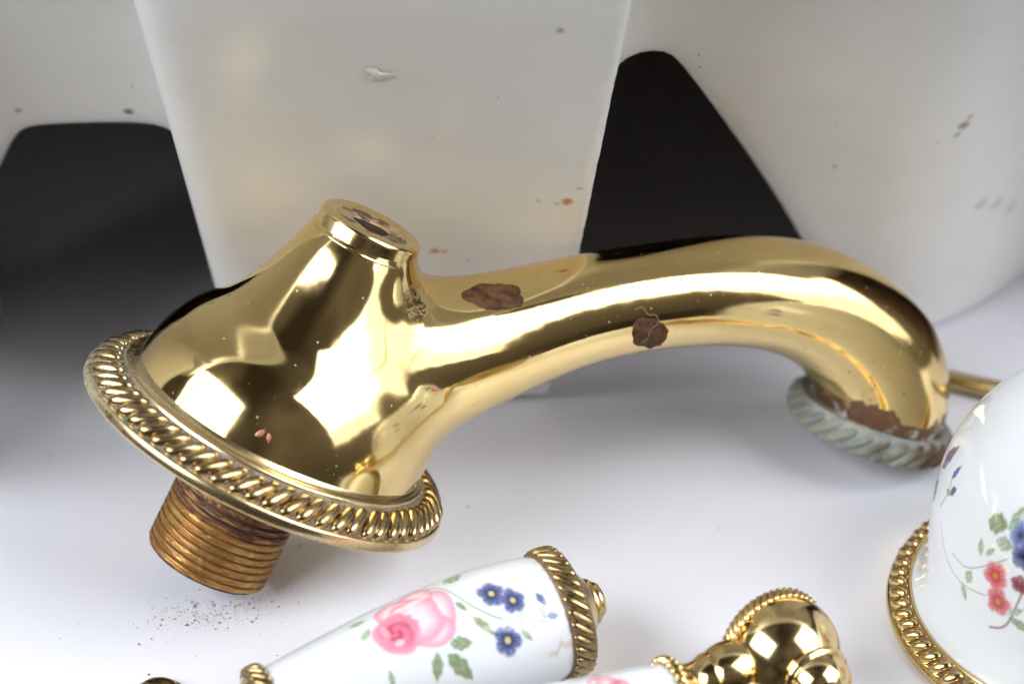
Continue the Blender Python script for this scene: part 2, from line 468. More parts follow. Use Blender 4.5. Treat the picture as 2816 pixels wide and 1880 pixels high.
M_BODY = mat_body()
M_RIM = mat_flange('flange_rim_brass', True)
M_SEAT = mat_flange('grimy_rope_groove', False)
M_LOBE = mat_brass('rope_brass', 0.95, 0.10, 0.35)
M_LOBE_SP = mat_flange('rope_brass_verdigris', True, True)
M_BRASS = mat_brass('polished_brass', 0.97, 0.07, 0.12)
M_OLD = mat_brass('aged_brass', 0.46, 0.18, 0.85)
M_GROOVE = mat_plain('rope_groove_grime', (0.20, 0.13, 0.07), 0.6, 0.3, 0.4, 1.2)
M_THREAD = mat_thread()
M_OX = mat_oxide('oxidised_ring', True)
M_OX2 = mat_oxide('oxidised_lobe', False)
def mat_crud():
    g = G('tarnished_collar_top')
    a = g.noise(0.32, 4, 0.6, dist=0.5); b = g.noise(1.6, 4, 0.7)
    base = g.mixc(g.step(a, 0.44, 0.54), (0.12, 0.065, 0.04), (0.46, 0.32, 0.16))
    base = g.mixc(g.math('MULTIPLY', g.step(b, 0.56, 0.66), 0.8), base, (0.26, 0.32, 0.29))
    g.bump(b, 0.5, 0.2)
    return g.out(base, 0.5, 0.35)
M_TOPD = mat_crud()
def mat_residue():
    g = G('brown_residue')
    a = g.noise(0.45, 5, 0.65, dist=0.6); b = g.noise(2.0, 4, 0.65)
    base = g.mixc(g.step(a, 0.35, 0.65), (0.050, 0.018, 0.007), (0.125, 0.055, 0.022))
    base = g.mixc(g.math('MULTIPLY', g.step(b, 0.58, 0.7), 0.5), base, (0.20, 0.12, 0.075))
    g.bump(g.math('ADD', a, g.math('MULTIPLY', b, 0.4)), 0.6, 0.4)
    g.b.inputs['Specular IOR Level'].default_value = 0.25
    return g.out(base, 0.55, 0.0)
M_RES = mat_residue()
M_SALMON = mat_plain('salmon_tint', (0.70, 0.30, 0.18), 0.35, 0.6, 0.1)
M_DARK = mat_plain('bore_dark', (0.03, 0.02, 0.015), 0.8)
M_GLAZE = mat_glaze()
M_CAV = mat_plain('shaded_inside', (0.12, 0.075, 0.052), 0.85, 0.0, 0.3, 0.05)  # shade inside the openings is put into this dark brown colour
M_TABLE = mat_table()
M_PORC = mat_porcelain('printed_porcelain')
M_CRUMB = mat_plain('crumb_brown', (0.33, 0.21, 0.10), 0.6, 0.2, 0.6, 1.5)
M_HAIR = mat_plain('pale_fibre', (0.55, 0.50, 0.40), 0.6)
M_ROD = mat_brass('rod_brass', 0.62, 0.22, 0.3)

# ------------------------------------------------------------------ the setting: white top
def build_table():
    x0, x1, y0, y1, r = -230, 260, TABLE_FRONT, 640, 6
    prof = [(r * math.sin(a), r * math.cos(a) - r) for a in np.linspace(0, math.pi / 2, 7)]
    xs = np.linspace(x0, x1, 30)
    rows = [(y1, 0.0)] + [(y, 0.0) for y in np.linspace(560, y0, 14)] + [(y0 - a, z) for a, z in prof[1:]] + [(y0 - r, -30)]
    v = [(x, y, z) for y, z in rows for x in xs]
    nx = len(xs)
    f = np.array([[i * nx + j, (i + 1) * nx + j, (i + 1) * nx + j + 1, i * nx + j + 1] for i in range(len(rows) - 1) for j in range(nx - 1)])
    o = make('table_top', v, f, M_TABLE)
    o['kind'] = 'structure'
TABLE_FRONT = 302
build_table()

# ------------------------------------------------------------------ ceramic basin behind
def poly_sd(P, x, y):
    """signed distance to a convex polygon's outline (approx., negative inside)"""
    P = np.asarray(P, float); d = np.full(x.shape, -1e9)
    c = P.mean(0)
    for i in range(len(P)):
        a, b = P[i], P[(i + 1) % len(P)]
        t = b - a; nrm = np.array([t[1], -t[0]]) / np.hypot(*t)
        if (c - a) @ nrm > 0: nrm = -nrm
        d = smax(d, (x - a[0]) * nrm[0] + (y - a[1]) * nrm[1], OPEN_K)
    return d
OPEN_K = 1.6
LEAN = 0.45
def wall_y(X, z):
    base = 425.0 + 0.018 * np.maximum(X - 64.0, 0) ** 2 - 2.5 * np.exp(-((X - 82.0) / 16.0) ** 2) * (z / 60.0)
    return base - LEAN * z
PIER_Y0, PIER_LEAN = 404.0, 0.50
OPEN_L = [(-118, -30), (-96, 36), (-84.5, 57.0), (-52, 58.4), (-36, -30)]
OPEN_R = [(0, -30), (12, 74.2), (25.6, 75.6), (49.5, 36), (77, -30)]
def f_basin(p):
    X, Y, z = p[:, 0], p[:, 1], p[:, 2]
    zz = np.where(z < 95.0, z, 95.0 + 45.0 * (1 - np.exp(-(z - 95.0) / 45.0)))
    yw = wall_y(X, zz)
    up_ = np.clip((z - 88.0) / 45.0, 0, 1); up_ = up_ * up_ * (3 - 2 * up_)
    yw = yw * (1 - up_) + (PIER_Y0 - PIER_LEAN * zz + 1.0) * up_
    slab = smax(yw - Y, Y - yw - 11.0, 1.5) * 0.85
    slab = smax(slab, -poly_sd(OPEN_L, X, z), 1.6)
    slab = smax(slab, -poly_sd(OPEN_R, X, z), 1.6)
    yp = PIER_Y0 - PIER_LEAN * zz
    front = (yp - Y) / math.sqrt(1 + PIER_LEAN ** 2)
    xl = -50.6 - 0.069 * z
    xr = 6.9 + 0.108 * z
    pier = smax(front, (xl - X) * 0.985, 3.0)
    pier = smax(pier, (X - xr) * 0.99, 0.5)
    pier = smax(pier, Y - yw - 9.0, 1.0)
    pier = smax(pier, 0.15 - z, 0.8)
    f = smin(slab, pier, 3.4)
    side = smax(smax(-112.0 - X, X + 99.0 + 0.10 * z, 2.0), smax(372.0 - 0.3 * z - Y, Y - 440.0, 2.0), 2.0)  # unseen side wall left of the view, there to shade the table
    f = smin(f, side, 2.5)
    return np.maximum(f, 0.05 - z)

def build_basin():
    e = empty('ceramic_basin', 'large white glazed ceramic basin with two dark openings behind the spout', 'basin', (0, 425, 0))
    inv = Matrix.Translation((0, -425 * MM, 0))
    v, q = surface_nets(f_basin, (-170, 318, -3), (170, 490, 215), 2.0, 5)
    make('glazed_shell', v, q, M_GLAZE, e, inv)
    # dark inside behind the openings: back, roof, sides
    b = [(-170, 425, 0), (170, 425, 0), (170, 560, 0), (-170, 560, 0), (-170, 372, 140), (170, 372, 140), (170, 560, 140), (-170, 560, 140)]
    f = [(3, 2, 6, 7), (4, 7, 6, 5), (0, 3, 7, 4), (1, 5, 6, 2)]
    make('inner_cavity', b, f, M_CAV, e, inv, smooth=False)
    # small dried flake on the pier and a chip of rust on its left edge
    z = 86.0; y = PIER_Y0 - PIER_LEAN * z
    pts = []
    for i, a in enumerate(np.linspace(0, 2 * np.pi, 18, endpoint=False)):
        r = 1.6 * (1 + 0.35 * math.sin(3 * a + 1) + 0.2 * math.sin(5 * a))
        dx, dz = r * math.cos(a) * 1.1, r * math.sin(a) * 0.75 - 0.25 * r * math.cos(a)
        pts.append((-20.5 + dx, y - PIER_LEAN * dz - 0.35, z + dz))
    pts.append((-20.6, y - 0.9, z + 0.2))
    make('dried_flake', pts, [(i, (i + 1) % 18, 18) for i in range(18)], mat_plain('dried_flake_white', (0.72, 0.70, 0.64), 0.7), e, inv)
build_basin()

# ------------------------------------------------------------------ rope mouldings
def lobe_mesh(name, rho, h, ca, half, width, height, skew, mat, bulge=0.0):
    """one twisted lobe of a rope moulding: ca = (drho, dh) direction across the moulding"""
    nu, nv = 14, 9
    c = np.array(ca, float); c /= np.hypot(*c); nn = np.array([c[1], -c[0]])
    if nn[1] < 0 and abs(nn[1]) > abs(nn[0]): nn = -nn
    if nn[0] < 0 and abs(nn[0]) >= abs(nn[1]): nn = -nn
    vs = []
    def pt(a, b, k):
        s = np.sign(a) * abs(a) ** 0.9
        tang = skew * half * (s - 0.25 * s ** 3) + b * width
        across = s * half
        nh = k * height - bulge * a * a
        r_ = rho + across * c[0] + nh * nn[0]; hh = h + across * c[1] + nh * nn[1]
        an = tang / rho
        return (r_ * math.cos(an), r_ * math.sin(an), hh)
    vs.append(pt(-1, 0, 0))
    for i in range(1, nv):
        th = math.pi * i / nv
        for j in range(nu):
            ph = 2 * math.pi * j / nu
            a = -math.cos(th); q = math.sin(th) ** 0.75
            vs.append(pt(a, q * math.cos(ph), q * math.sin(ph)))
    vs.append(pt(1, 0, 0))
    f = []
    for j in range(nu):
        f.append((0, 1 + (j + 1) % nu, 1 + j))
        f.append((len(vs) - 1, len(vs) - 1 - nu + j, len(vs) - 1 - nu + (j + 1) % nu))
    for i in range(nv - 2):
        for j in range(nu):
            a0 = 1 + i * nu
            f.append((a0 + j, a0 + (j + 1) % nu, a0 + nu + (j + 1) % nu, a0 + nu + j))
    me = bpy.data.meshes.new(name)
    me.from_pydata((np.array(vs) * MM).tolist(), [], f)
    me.polygons.foreach_set('use_smooth', np.ones(len(me.polygons), dtype=bool))
    me.materials.append(mat); me.update()
    return me

def rope(parent, count, me, jit=0.0, zj=0.0):
    for k in range(count):
        a = 2 * math.pi * k / count
        o = bpy.data.objects.new('rope_lobe', me)
        col.objects.link(o); o.parent = parent
        o.rotation_euler = (0, 0, a + random.uniform(-jit, jit))
        q = 1 + random.uniform(-0.004, 0.004)
        o.scale = (q, q, 1 + random.uniform(-zj, zj))

# ------------------------------------------------------------------ brass spout
AX = (0.8302, 0.2558, -0.4954); AY = (-0.3345, 0.9394, -0.0755); AN = (0.4460, 0.2284, 0.8654)
SPOUT_O = (-40.43, 351.21, 24.2)
BELL = np.array([(-2, 25.5), (4, 24.9), (7, 24.25), (9.5, 23.71), (12, 22.97), (14.5, 21.92), (17, 20.44), (19.5, 18.26), (22, 15.92), (25, 14.02),
                 (29, 12.06), (33, 10.57), (37, 9.22), (39.5, 8.25), (44, 7.45)])
_bs = spline(BELL, 400)
PATH = spline([(1, 2, 14.52), (8, 13.13, 14.16), (15.0, 21.15, 13.2), (21.4, 25.64, 11.95), (28.8, 30.94, 10.58), (38, 37.94, 9.4), (48.1, 44.3, 8.95), (58.9, 49.7, 9.15),
               (69.1, 53.4, 9.6), (80.0, 55.0, 10.1), (89.6, 53.7, 10.8), (97.6, 50.3, 11.7), (102.6, 45.0, 12.1), (104.7, 38.9, 12.1), (105.4, 33, 12.0)], 420)
def f_tube(p):
    x, y, z = p[:, 0], p[:, 1], p[:, 2]
    best = np.full(len(p), 1e9); bi = np.zeros(len(p), int)
    S = PATH[::6]
    for i in range(len(S)):
        d = (x - S[i, 0]) ** 2 + (z - S[i, 1]) ** 2
        m = d < best; best[m] = d[m]; bi[m] = i
    d2 = None; rr = None
    bi = bi * 6
    bd = np.full(len(p), 1e9); br = np.zeros(len(p))
    for off in range(-6, 6):
        a = np.clip(bi + off, 0, len(PATH) - 2)
        A = PATH[a]; B = PATH[a + 1]
        tx, tz = B[:, 0] - A[:, 0], B[:, 1] - A[:, 1]
        t = np.clip(((x - A[:, 0]) * tx + (z - A[:, 1]) * tz) / (tx * tx + tz * tz), 0, 1)
        d = (x - A[:, 0] - t * tx) ** 2 + (z - A[:, 1] - t * tz) ** 2
        m = d < bd; bd[m] = d[m]; br[m] = (A[:, 2] + t * (B[:, 2] - A[:, 2]))[m]
    return np.sqrt(bd + y * y) - br
def f_bell(p):
    rho = np.hypot(p[:, 0], p[:, 1]); h = p[:, 2]
    R = np.interp(h, _bs[:, 0], _bs[:, 1]); dR = np.interp(h, _bs[:, 0], np.gradient(_bs[:, 1], _bs[:, 0]))
    f = (rho - R) / np.sqrt(1 + dR * dR)
    return np.maximum(f, h - 40.0)
def f_body(p):
    f = smin(f_bell(p), f_tube(p), 3.4)
    f = np.maximum(f, 3.0 - p[:, 2] - 1e3 * (p[:, 0] > 40))
    nz = (p - NOZ) @ NAX
    return np.where(p[:, 0] > 70, np.maximum(f, 0.5 - nz), f)

def surface_patch(name, parent, centre, ru, rv, ang, mat, seed, thick=0.25, rings=9, seg=40, rough=0.18, normal_hint=None):
    """thin irregular patch lying on the spout's surface (spout coordinates, mm)"""
    r0 = np.random.default_rng(seed)
    c = to_surface(f_body, np.array([centre], float))[0]
    nrm = grad(f_body, c[None])[0]; nrm /= np.linalg.norm(nrm)
    t = np.cross(nrm, (0, 1, 0)) if abs(nrm[1]) < 0.98 else np.cross(nrm, (0, 0, 1))
    t = np.array((1, 0, 0)) - nrm * nrm[0]; t /= np.linalg.norm(t); b = np.cross(nrm, t)
    ca, sa = math.cos(ang), math.sin(ang)
    an = np.linspace(0, 2 * np.pi, seg, endpoint=False)
    wob = 1 + sum(rough / k ** 0.7 * r0.normal() * np.sin(k * an + r0.uniform(0, 6.3)) for k in (2, 3, 4, 5, 7, 9, 11, 14, 18, 23, 29))
    vs = [c]; hs = [thick * (0.75 + 0.35 * math.sin(seed) * math.sin(2 * seed))]
    for i in range(1, rings + 1):
        s = i / rings
        for j in range(seg):
            u, v = ru * s * wob[j] * math.cos(an[j]), rv * s * wob[j] * math.sin(an[j])
            vs.append(c + t * (u * ca - v * sa) + b * (u * sa + v * ca))
            lump = 0.75 + 0.35 * math.sin(1.3 * u + 2.0 * v + seed) * math.sin(1.9 * v - 0.8 * u + 2 * seed) + 0.12 * r0.random() * s
            hs.append(thick * lump * (1.25 if i == rings - 1 else 1) if i < rings else -0.05)
    P = to_surface(f_body, np.array(vs)); g_ = grad(f_body, P); g_ /= np.linalg.norm(g_, axis=1)[:, None]
    P = P + g_ * np.array(hs)[:, None]
    f = [(0, 1 + j, 1 + (j + 1) % seg) for j in range(seg)]
    for i in range(rings - 1):
        for j in range(seg):
            a = 1 + i * seg
            f.append((a + j, a + seg + j, a + seg + (j + 1) % seg, a + (j + 1) % seg))
    return make(name, P, f, mat, parent)

def build_spout():
    e = empty('brass_spout', 'polished brass basin spout with arched tube and threaded shank, brown residue spots on top', 'spout',
              mat=frame(SPOUT_O, AX, AY, AN))
    v, q = surface_nets(f_body, (-31, -31, 0), (121, 31, 70), 0.7, 7)
    make('body', v, q, M_BODY, e)
    # base flange: rim, rope seat, neck ring
    pr = [(9.5, 0.0), (30.9, 0.0), (31.25, 0.2), (31.4, 0.5), (31.4, 1.55), (31.25, 1.95), (31.0, 2.1), (30.75, 2.1, 1), (29.4, 3.1, 1), (27.6, 4.4, 1), (26.5, 5.1, 1),
          (26.3, 5.3), (26.3, 5.6), (26.1, 5.9), (25.7, 6.05), (25.3, 6.1), (24.9, 6.3), (24.5, 6.8), (24.2, 7.4), (23.8, 7.8)]
    v, f, m = lathe(pr, 160)
    fl = make('base_flange', v, f, [M_RIM, M_SEAT], e, midx=m)
    me = lobe_mesh('rope_lobe', 28.75, 3.55, (-0.82, 0.58), 2.5, 1.50, 1.35, 0.80, M_LOBE_SP)
    rope(fl, 66, me, jit=0.007, zj=0.03)
    # collar on top for the lift rod
    pr = [(7.0, 37.6), (8.75, 37.9), (8.95, 38.15), (8.9, 38.4), (8.55, 38.55), (8.5, 38.7), (8.55, 40.6), (8.45, 41.15), (8.15, 41.55), (7.7, 41.75), (7.1, 41.7),
          (6.2, 41.45), (6.0, 41.3, 1), (4.6, 41.15, 1), (3.3, 41.1, 1), (3.0, 40.8, 2), (2.9, 30.0, 2), (0.01, 30.0, 2)]
    v, f, m = lathe(pr, 96)
    an = np.arctan2(v[:, 1], v[:, 0]); rr = np.hypot(v[:, 0], v[:, 1])
    k = rr < 3.6
    v[k, 0] *= 1 + 0.13 * np.sin(3 * an[k] + 0.5); v[k, 1] *= 1 + 0.13 * np.sin(3 * an[k] + 0.5)
    make('lift_rod_collar', v, f, [M_BRASS, M_TOPD, M_DARK], e, midx=m)
    # threaded shank, one helical thread
    pitch, seg = 1.38, 120
    hh = np.arange(0.4, -21.91, -0.107)
    an = np.arange(seg) * 2 * np.pi / seg
    ph = (hh[:, None] / pitch + an[None] / (2 * np.pi)) % 1.0
    tri = 1 - np.abs(2 * ph - 1) * 1.0
    dep = np.clip(tri * 2.4, 0, 1)
    R = 9.88 + 0.59 * dep - 0.10 * rng.random(dep.shape) * (dep > 0.9)
    R = R - 0.16 * (np.sin(an * 7 + hh[:, None] * 1.3) * np.sin(an * 11 - hh[:, None] * 2.1) > 0.72) * (dep > 0.6)
    R = np.where(hh[:, None] < -21.2, R - (-21.2 - hh[:, None]) * 0.7, R)
    v = np.stack([R * np.cos(an), R * np.sin(an), np.repeat(hh[:, None], seg, 1)], -1).reshape(-1, 3)
    n = len(hh); j = np.arange(seg); j2 = (j + 1) % seg
    f = np.concatenate([np.stack([i * seg + j, (i + 1) * seg + j, (i + 1) * seg + j2, i * seg + j2], -1) for i in range(n - 1)])
    sh = make('threaded_shank', v, f, M_THREAD, e)
    v, f, m = lathe([(9.9, -21.85), (9.0, -21.95), (8.0, -21.9), (7.9, -21.5, 1), (7.8, -4.0, 1), (0.01, -4.0, 1)], 96)
    make('shank_bore', v, f, [M_THREAD, M_DARK], sh, midx=m)
    # outlet ring
    pr = [(11.7, 2.6), (12.3, 2.3), (12.9, 2.5), (13.6, 2.75), (14.1, 2.5), (14.5, 1.8), (14.65, 0.6), (14.55, -0.8), (14.2, -1.8), (13.6, -2.4), (12.8, -2.65), (11.6, -2.65), (10.6, -2.4), (10.4, -1.6), (10.3, 2.0, 1), (0.01, 2.0, 1)]
    v, f, m = lathe(pr, 120)
    x_ = Vector((0.984, 0, 0.178)); z_ = Vector(NAX)
    ring = make('outlet_ring', v, f, [M_OX, M_DARK], e, frame(NOZ, x_, z_.cross(x_), z_), midx=m)
    me = lobe_mesh('rope_lobe', 14.45, 0.05, (0.02, -1.0), 2.35, 1.45, 0.95, -1.2, M_OX2, 0.45)
    rope(ring, 28, me, jit=0.02)
    # residue, salmon spots, fibre
    for c, ru, rv, ang, s in RESIDUE:
        surface_patch('residue_spot', e, c, ru, rv, ang, M_RES, s, thick=0.38, seg=90, rough=0.10)
    for c, ru, rv, ang, s in SALMON_SPOTS:
        surface_patch('salmon_spot', e, c, ru, rv, ang, M_SALMON, s, thick=0.04, rings=3, seg=16, rough=0.15)  # thin salmon-coloured patches on the front of the base
    P = to_surface(f_body, np.array(FIBRE, float)); g_ = grad(f_body, P); g_ /= np.linalg.norm(g_, axis=1)[:, None]
    P = P + g_ * 0.42
    P = spline(np.c_[P], 40) if len(P) > 3 else P
    v, f = tube_mesh(P, 0.022, 5)
    make('fibre', v, f, M_HAIR, e)
RESIDUE = [((22.75, -4.42, 38.3), 4.5, 3.3, 0.0, 3), ((49.66, -8.62, 42.4), 3.9, 3.0, -0.35, 5)]
SALMON_SPOTS = [((-11.7, -21.8, 10.4), 1.0, 0.5, 0.9, 11), ((-10.3, -22.4, 10.3), 0.35, 0.8, 0.3, 12)]
FIBRE = [(44.9, -8.58, 45.5), (45.9, -8.6, 46.3), (47.4, -8.9, 45.6), (48.9, -8.9, 45.9), (49.5, -8.9, 44.8), (48.9, -8.9, 43.4), (49.3, -8.5, 42.2), (48.8, -8.3, 41.0)]
build_spout()

# ------------------------------------------------------------------ painted porcelain
def blend(Cc, mask, colr):
    m = np.clip(mask, 0, 1)[:, None]
    return Cc * (1 - m) + np.array(colr) * m
def sst(v, a, b):
    t = np.clip((v - a) / (b - a), 0, 1); return t * t * (3 - 2 * t)
def leaf(Cc, x, y, cx, cy, ang, ln, wd, colr=(0.19, 0.30, 0.15), tip=(0.30, 0.22, 0.07)):
    c, s = math.cos(ang), math.sin(ang)
    u = ((x - cx) * c + (y - cy) * s) / ln; v = (-(x - cx) * s + (y - cy) * c) / wd
    w = np.clip(1 - u * u, 0, 1) * (1 - 0.25 * u)
    m = sst(w * (1 + 0.10 * np.sin(u * 11 + cx)) - np.abs(v), -0.02, 0.30) * (w > 0)
    k = np.clip(0.5 + 0.45 * u + 0.4 * v, 0, 1)[:, None] ** 2
    tint = np.array(colr) * (1 - k * 0.5) + np.array(tip) * k * 0.5
    tint = tint * (1 + 0.45 * np.clip(np.sin(u * 9 + np.abs(v) * 7), 0, 1)[:, None])
    m = (m * 0.85)[:, None]
    return Cc * (1 - m) + tint * m
def stem(Cc, x, y, pts, wd, colr=(0.30, 0.36, 0.20), a=0.75):
    P = spline(np.array(pts, float), 60) if len(pts) > 2 else np.array(pts, float)
    d = np.full(x.shape, 1e9)
    for i in range(len(P) - 1):
        A, B = P[i], P[i + 1]; t = B - A
        k = np.clip(((x - A[0]) * t[0] + (y - A[1]) * t[1]) / (t @ t + 1e-9), 0, 1)
        d = np.minimum(d, np.hypot(x - A[0] - k * t[0], y - A[1] - k * t[1]))
    return blend(Cc, a * sst(d, wd * 1.4, wd * 0.4), colr)
def flower(Cc, x, y, cx, cy, R, c_out, c_in, eye, rot=0.0, petals=5):
    an = np.arctan2(y - cy, x - cx) + rot + 0.10 * np.sin(x * 3.1 + y * 2.3); r = np.hypot(x - cx, y - cy) / R
    lob = 0.74 + 0.26 * np.abs(np.cos(an * petals / 2)) ** 0.6 + 0.05 * np.sin(an * 3 + cx)
    q = r / lob
    m = sst(q, 1.10, 0.80)
    k = sst(q, 0.25, 0.95)[:, None]
    light = 0.55 * np.array(c_out) + 0.45 * WHITE
    cc = np.array(c_in) * (1 - k) + np.array(c_out) * k
    vein = np.clip(np.cos(an * petals * 3 + 1.3 * np.sin(r * 5)), 0, 1) * sst(q, 0.35, 0.7)
    cc = cc * (1 - 0.55 * vein[:, None]) + light * 0.55 * vein[:, None]
    edge = sst(q, 0.70, 0.98)[:, None] * (0.5 + 0.5 * np.sin(an * 2 + cy))[:, None]
    cc = cc * (1 - 0.45 * edge) + light * 0.45 * edge
    gap = sst(np.abs(np.cos(an * petals / 2)), 0.30, 0.0)[:, None] * sst(q, 0.3, 0.6)[:, None]
    cc = cc * (1 - 0.5 * gap) + np.array(c_in) * 0.5 * gap
    mm = (m * 0.93)[:, None]
    Cc = Cc * (1 - mm) + cc * mm
    return blend(Cc, sst(r, 0.26, 0.14), eye)
def rose(Cc, x, y, cx, cy, R, ang):
    c, s = math.cos(ang), math.sin(ang)
    u = ((x - cx) * c + (y - cy) * s) / R; v = (-(x - cx) * s + (y - cy) * c) / R
    pink = np.array((0.88, 0.34, 0.45)); deep = np.array((0.70, 0.06, 0.15)); pale = np.array((0.84, 0.66, 0.71))
    wob = 0.05 * np.sin(5 * np.arctan2(v, u) + 1) + 0.03 * np.sin(9 * np.arctan2(v, u))
    def ell(a0, b0, ra, rb, soft=0.12, rot=0.0):
        cc_, ss_ = math.cos(rot), math.sin(rot)
        uu = ((u - a0) * cc_ + (v - b0) * ss_) / ra; vv = (-(u - a0) * ss_ + (v - b0) * cc_) / rb
        d = np.hypot(uu, vv) + wob
        return d, sst(d, 1.0 + soft * 0.4, 1.0 - soft)
    # outer petals, each pale in the middle with a pinker edge
    for a0, b0, ra, rb, rot in ((0.78, 0.05, 0.52, 0.62, 0.2), (0.50, -0.52, 0.55, 0.45, -0.4), (0.35, 0.50, 0.62, 0.42, 0.3), (-0.05, -0.42, 0.60, 0.50, 0.1), (0.2, 0.05, 0.72, 0.70, 0)):
        d, m = ell(a0, b0, ra, rb, 0.10, rot)
        k = sst(d, 0.30, 0.98)[:, None]
        cc = pale * (1 - k) + pink * k
        mm = (m * 0.92)[:, None]; Cc = Cc * (1 - mm) + cc * mm
    # bowl of the rose with spiral of dark folds
    d, m = ell(-0.38, 0.16, 0.60, 0.58)
    a2 = np.arctan2(v - 0.16, u + 0.38)
    sp = 0.5 + 0.5 * np.sin(d * 15 - a2 * 1.5)
    k = (sst(d, 1.0, 0.15) * (0.45 + 0.55 * sp) + 0.35 * sst(u, -0.3, 0.15) * sst(d, 1.0, 0.6))[:, None]
    k = np.clip(k, 0, 1)
    cc = pink * 1.02 * (1 - k) + deep * k
    mm = (m * 0.95)[:, None]; Cc = Cc * (1 - mm) + cc * mm
    d2, m2 = ell(-0.46, 0.42, 0.13, 0.09); Cc = blend(Cc, m2 * 0.6, pale)
    d3, m3 = ell(-0.62, 0.02, 0.10, 0.22); Cc = blend(Cc, m3 * 0.3, pale)
    return Cc

WHITE = np.array((0.70, 0.72, 0.745))
BLUE = (0.10, 0.13, 0.40); NAVY = (0.02, 0.03, 0.16); LBLUE = (0.25, 0.30, 0.55)

def porcelain_mesh(name, prof, angs, colour, parent, mat):
    """prof (r,h) dense, angs closed list; colour(h, angle, r) -> rgb per vertex"""
    n, m = len(prof), len(angs)
    r, h = prof[:, 0], prof[:, 1]
    A = np.tile(angs, n); Rr = np.repeat(r, m); Hh = np.repeat(h, m)
    v = np.stack([Rr * np.cos(A), Rr * np.sin(A), Hh], -1)
    j = np.arange(m); j2 = (j + 1) % m
    f = np.concatenate([np.stack([i * m + j, i * m + j2, (i + 1) * m + j2, (i + 1) * m + j], -1) for i in range(n - 1)])
    o = make(name, v, f, M_PORC, parent, mat)
    at = o.data.color_attributes.new('print', 'FLOAT_COLOR', 'POINT')
    c = colour(Hh, A, Rr)
    wh = np.clip(c.min(1) / 0.70, 0, 1)[:, None]
    c = c * (0.70 + 0.30 * wh)
    at.data.foreach_set('color', np.c_[np.clip(c, 0, 1), np.ones(len(c))].ravel().astype(np.float32))
    return o

def angles(fine0, fine1, step_fine, step_coarse):
    a = list(np.arange(fine0, fine1, step_fine)) + list(np.arange(fine1, fine0 + 2 * math.pi, step_coarse))
    return np.array(a)

# --- porcelain lever lying in front
LEV_A = Vector((-35.6, 305.0, 7.6)); LEV_B = Vector((6.2, 324.3, 10.9))
def lever_print(h, a, r):
    # a: 0 = top of the lever, positive towards the camera
    x = h; y = ((a + math.pi) % (2 * math.pi) - math.pi) * 9.0
    D = math.radians(1.0) * 9.0
    C_ = np.tile(WHITE, (len(h), 1))
    C_ = leaf(C_, x, y, 15.3, -15 * D, 0.1, 1.5, 0.75, (0.33, 0.45, 0.28)); C_ = leaf(C_, x, y, 15.4, 6 * D, -0.7, 1.5, 0.7, (0.36, 0.48, 0.30))
    C_ = stem(C_, x, y, [(24.0, -26 * D), (28.5, -16 * D), (31.1, 14 * D), (35.4, 40 * D), (38.5, 47 * D), (41.6, 53 * D)], 0.14)
    C_ = stem(C_, x, y, [(41.0, 52 * D), (41.9, 44 * D), (42.2, 35 * D)], 0.12)
    C_ = leaf(C_, x, y, 31.8, -22 * D, -0.3, 2.0, 1.3, (0.30, 0.42, 0.26)); C_ = leaf(C_, x, y, 35.0, -38 * D, -0.2, 3.0, 1.1, (0.24, 0.32, 0.14))
    C_ = leaf(C_, x, y, 30.2, 17 * D, 1.1, 1.2, 0.5); C_ = leaf(C_, x, y, 32.2, 40 * D, 0.95, 2.2, 0.7, (0.27, 0.33, 0.18))
    C_ = leaf(C_, x, y, 34.6, 20 * D, -0.8, 1.1, 0.55, (0.36, 0.48, 0.32)); C_ = leaf(C_, x, y, 38.0, 57 * D, 1.0, 1.5, 0.55, (0.33, 0.42, 0.26)); C_ = leaf(C_, x, y, 38.2, 40 * D, -0.9, 1.2, 0.55, (0.36, 0.46, 0.30))
    C_ = rose(C_, x, y, 21.8, 10 * D, 6.1, -0.12)
    C_ = leaf(C_, x, y, 28.0, 47 * D, 0.2, 1.9, 1.05, (0.20, 0.32, 0.15)); C_ = leaf(C_, x, y, 26.9, 66 * D, 1.0, 2.9, 1.35, (0.17, 0.27, 0.10)); C_ = leaf(C_, x, y, 23.4, 60 * D, 1.9, 2.2, 0.95, (0.20, 0.30, 0.13))
    C_ = leaf(C_, x, y, 16.4, 58 * D, 1.6, 1.6, 0.5, (0.28, 0.38, 0.22))
    for fx, fy, R in ((35.3, 15, 2.15), (37.9, 27, 2.0), (34.9, 57, 2.25)):
        C_ = flower(C_, x, y, fx, fy * D, R, BLUE, NAVY, (0.75, 0.62, 0.25), rot=fx)
    C_ = leaf(C_, x, y, 42.2, 34 * D, 1.2, 1.25, 0.65, BLUE, NAVY); C_ = leaf(C_, x, y, 43.0, 50 * D, 0.2, 1.1, 0.6, BLUE, NAVY)
    C_ = leaf(C_, x, y, 41.6, 46 * D, 1.3, 1.2, 0.5, (0.34, 0.46, 0.30))
    C_ = leaf(C_, x, y, 11.0, -48 * D, 0.1, 2.0, 0.9, BLUE, NAVY)
    # tan stain by the band
    wig = 0.5 * np.sin(x * 1.7) + 0.3 * np.sin(x * 3.9)
    C_ = blend(C_, 0.35 * sst(np.abs(y - 80 * D - wig), 0.9, 0.1) * sst(x, 39.5, 42.5), (0.50, 0.33, 0.13))
    return C_

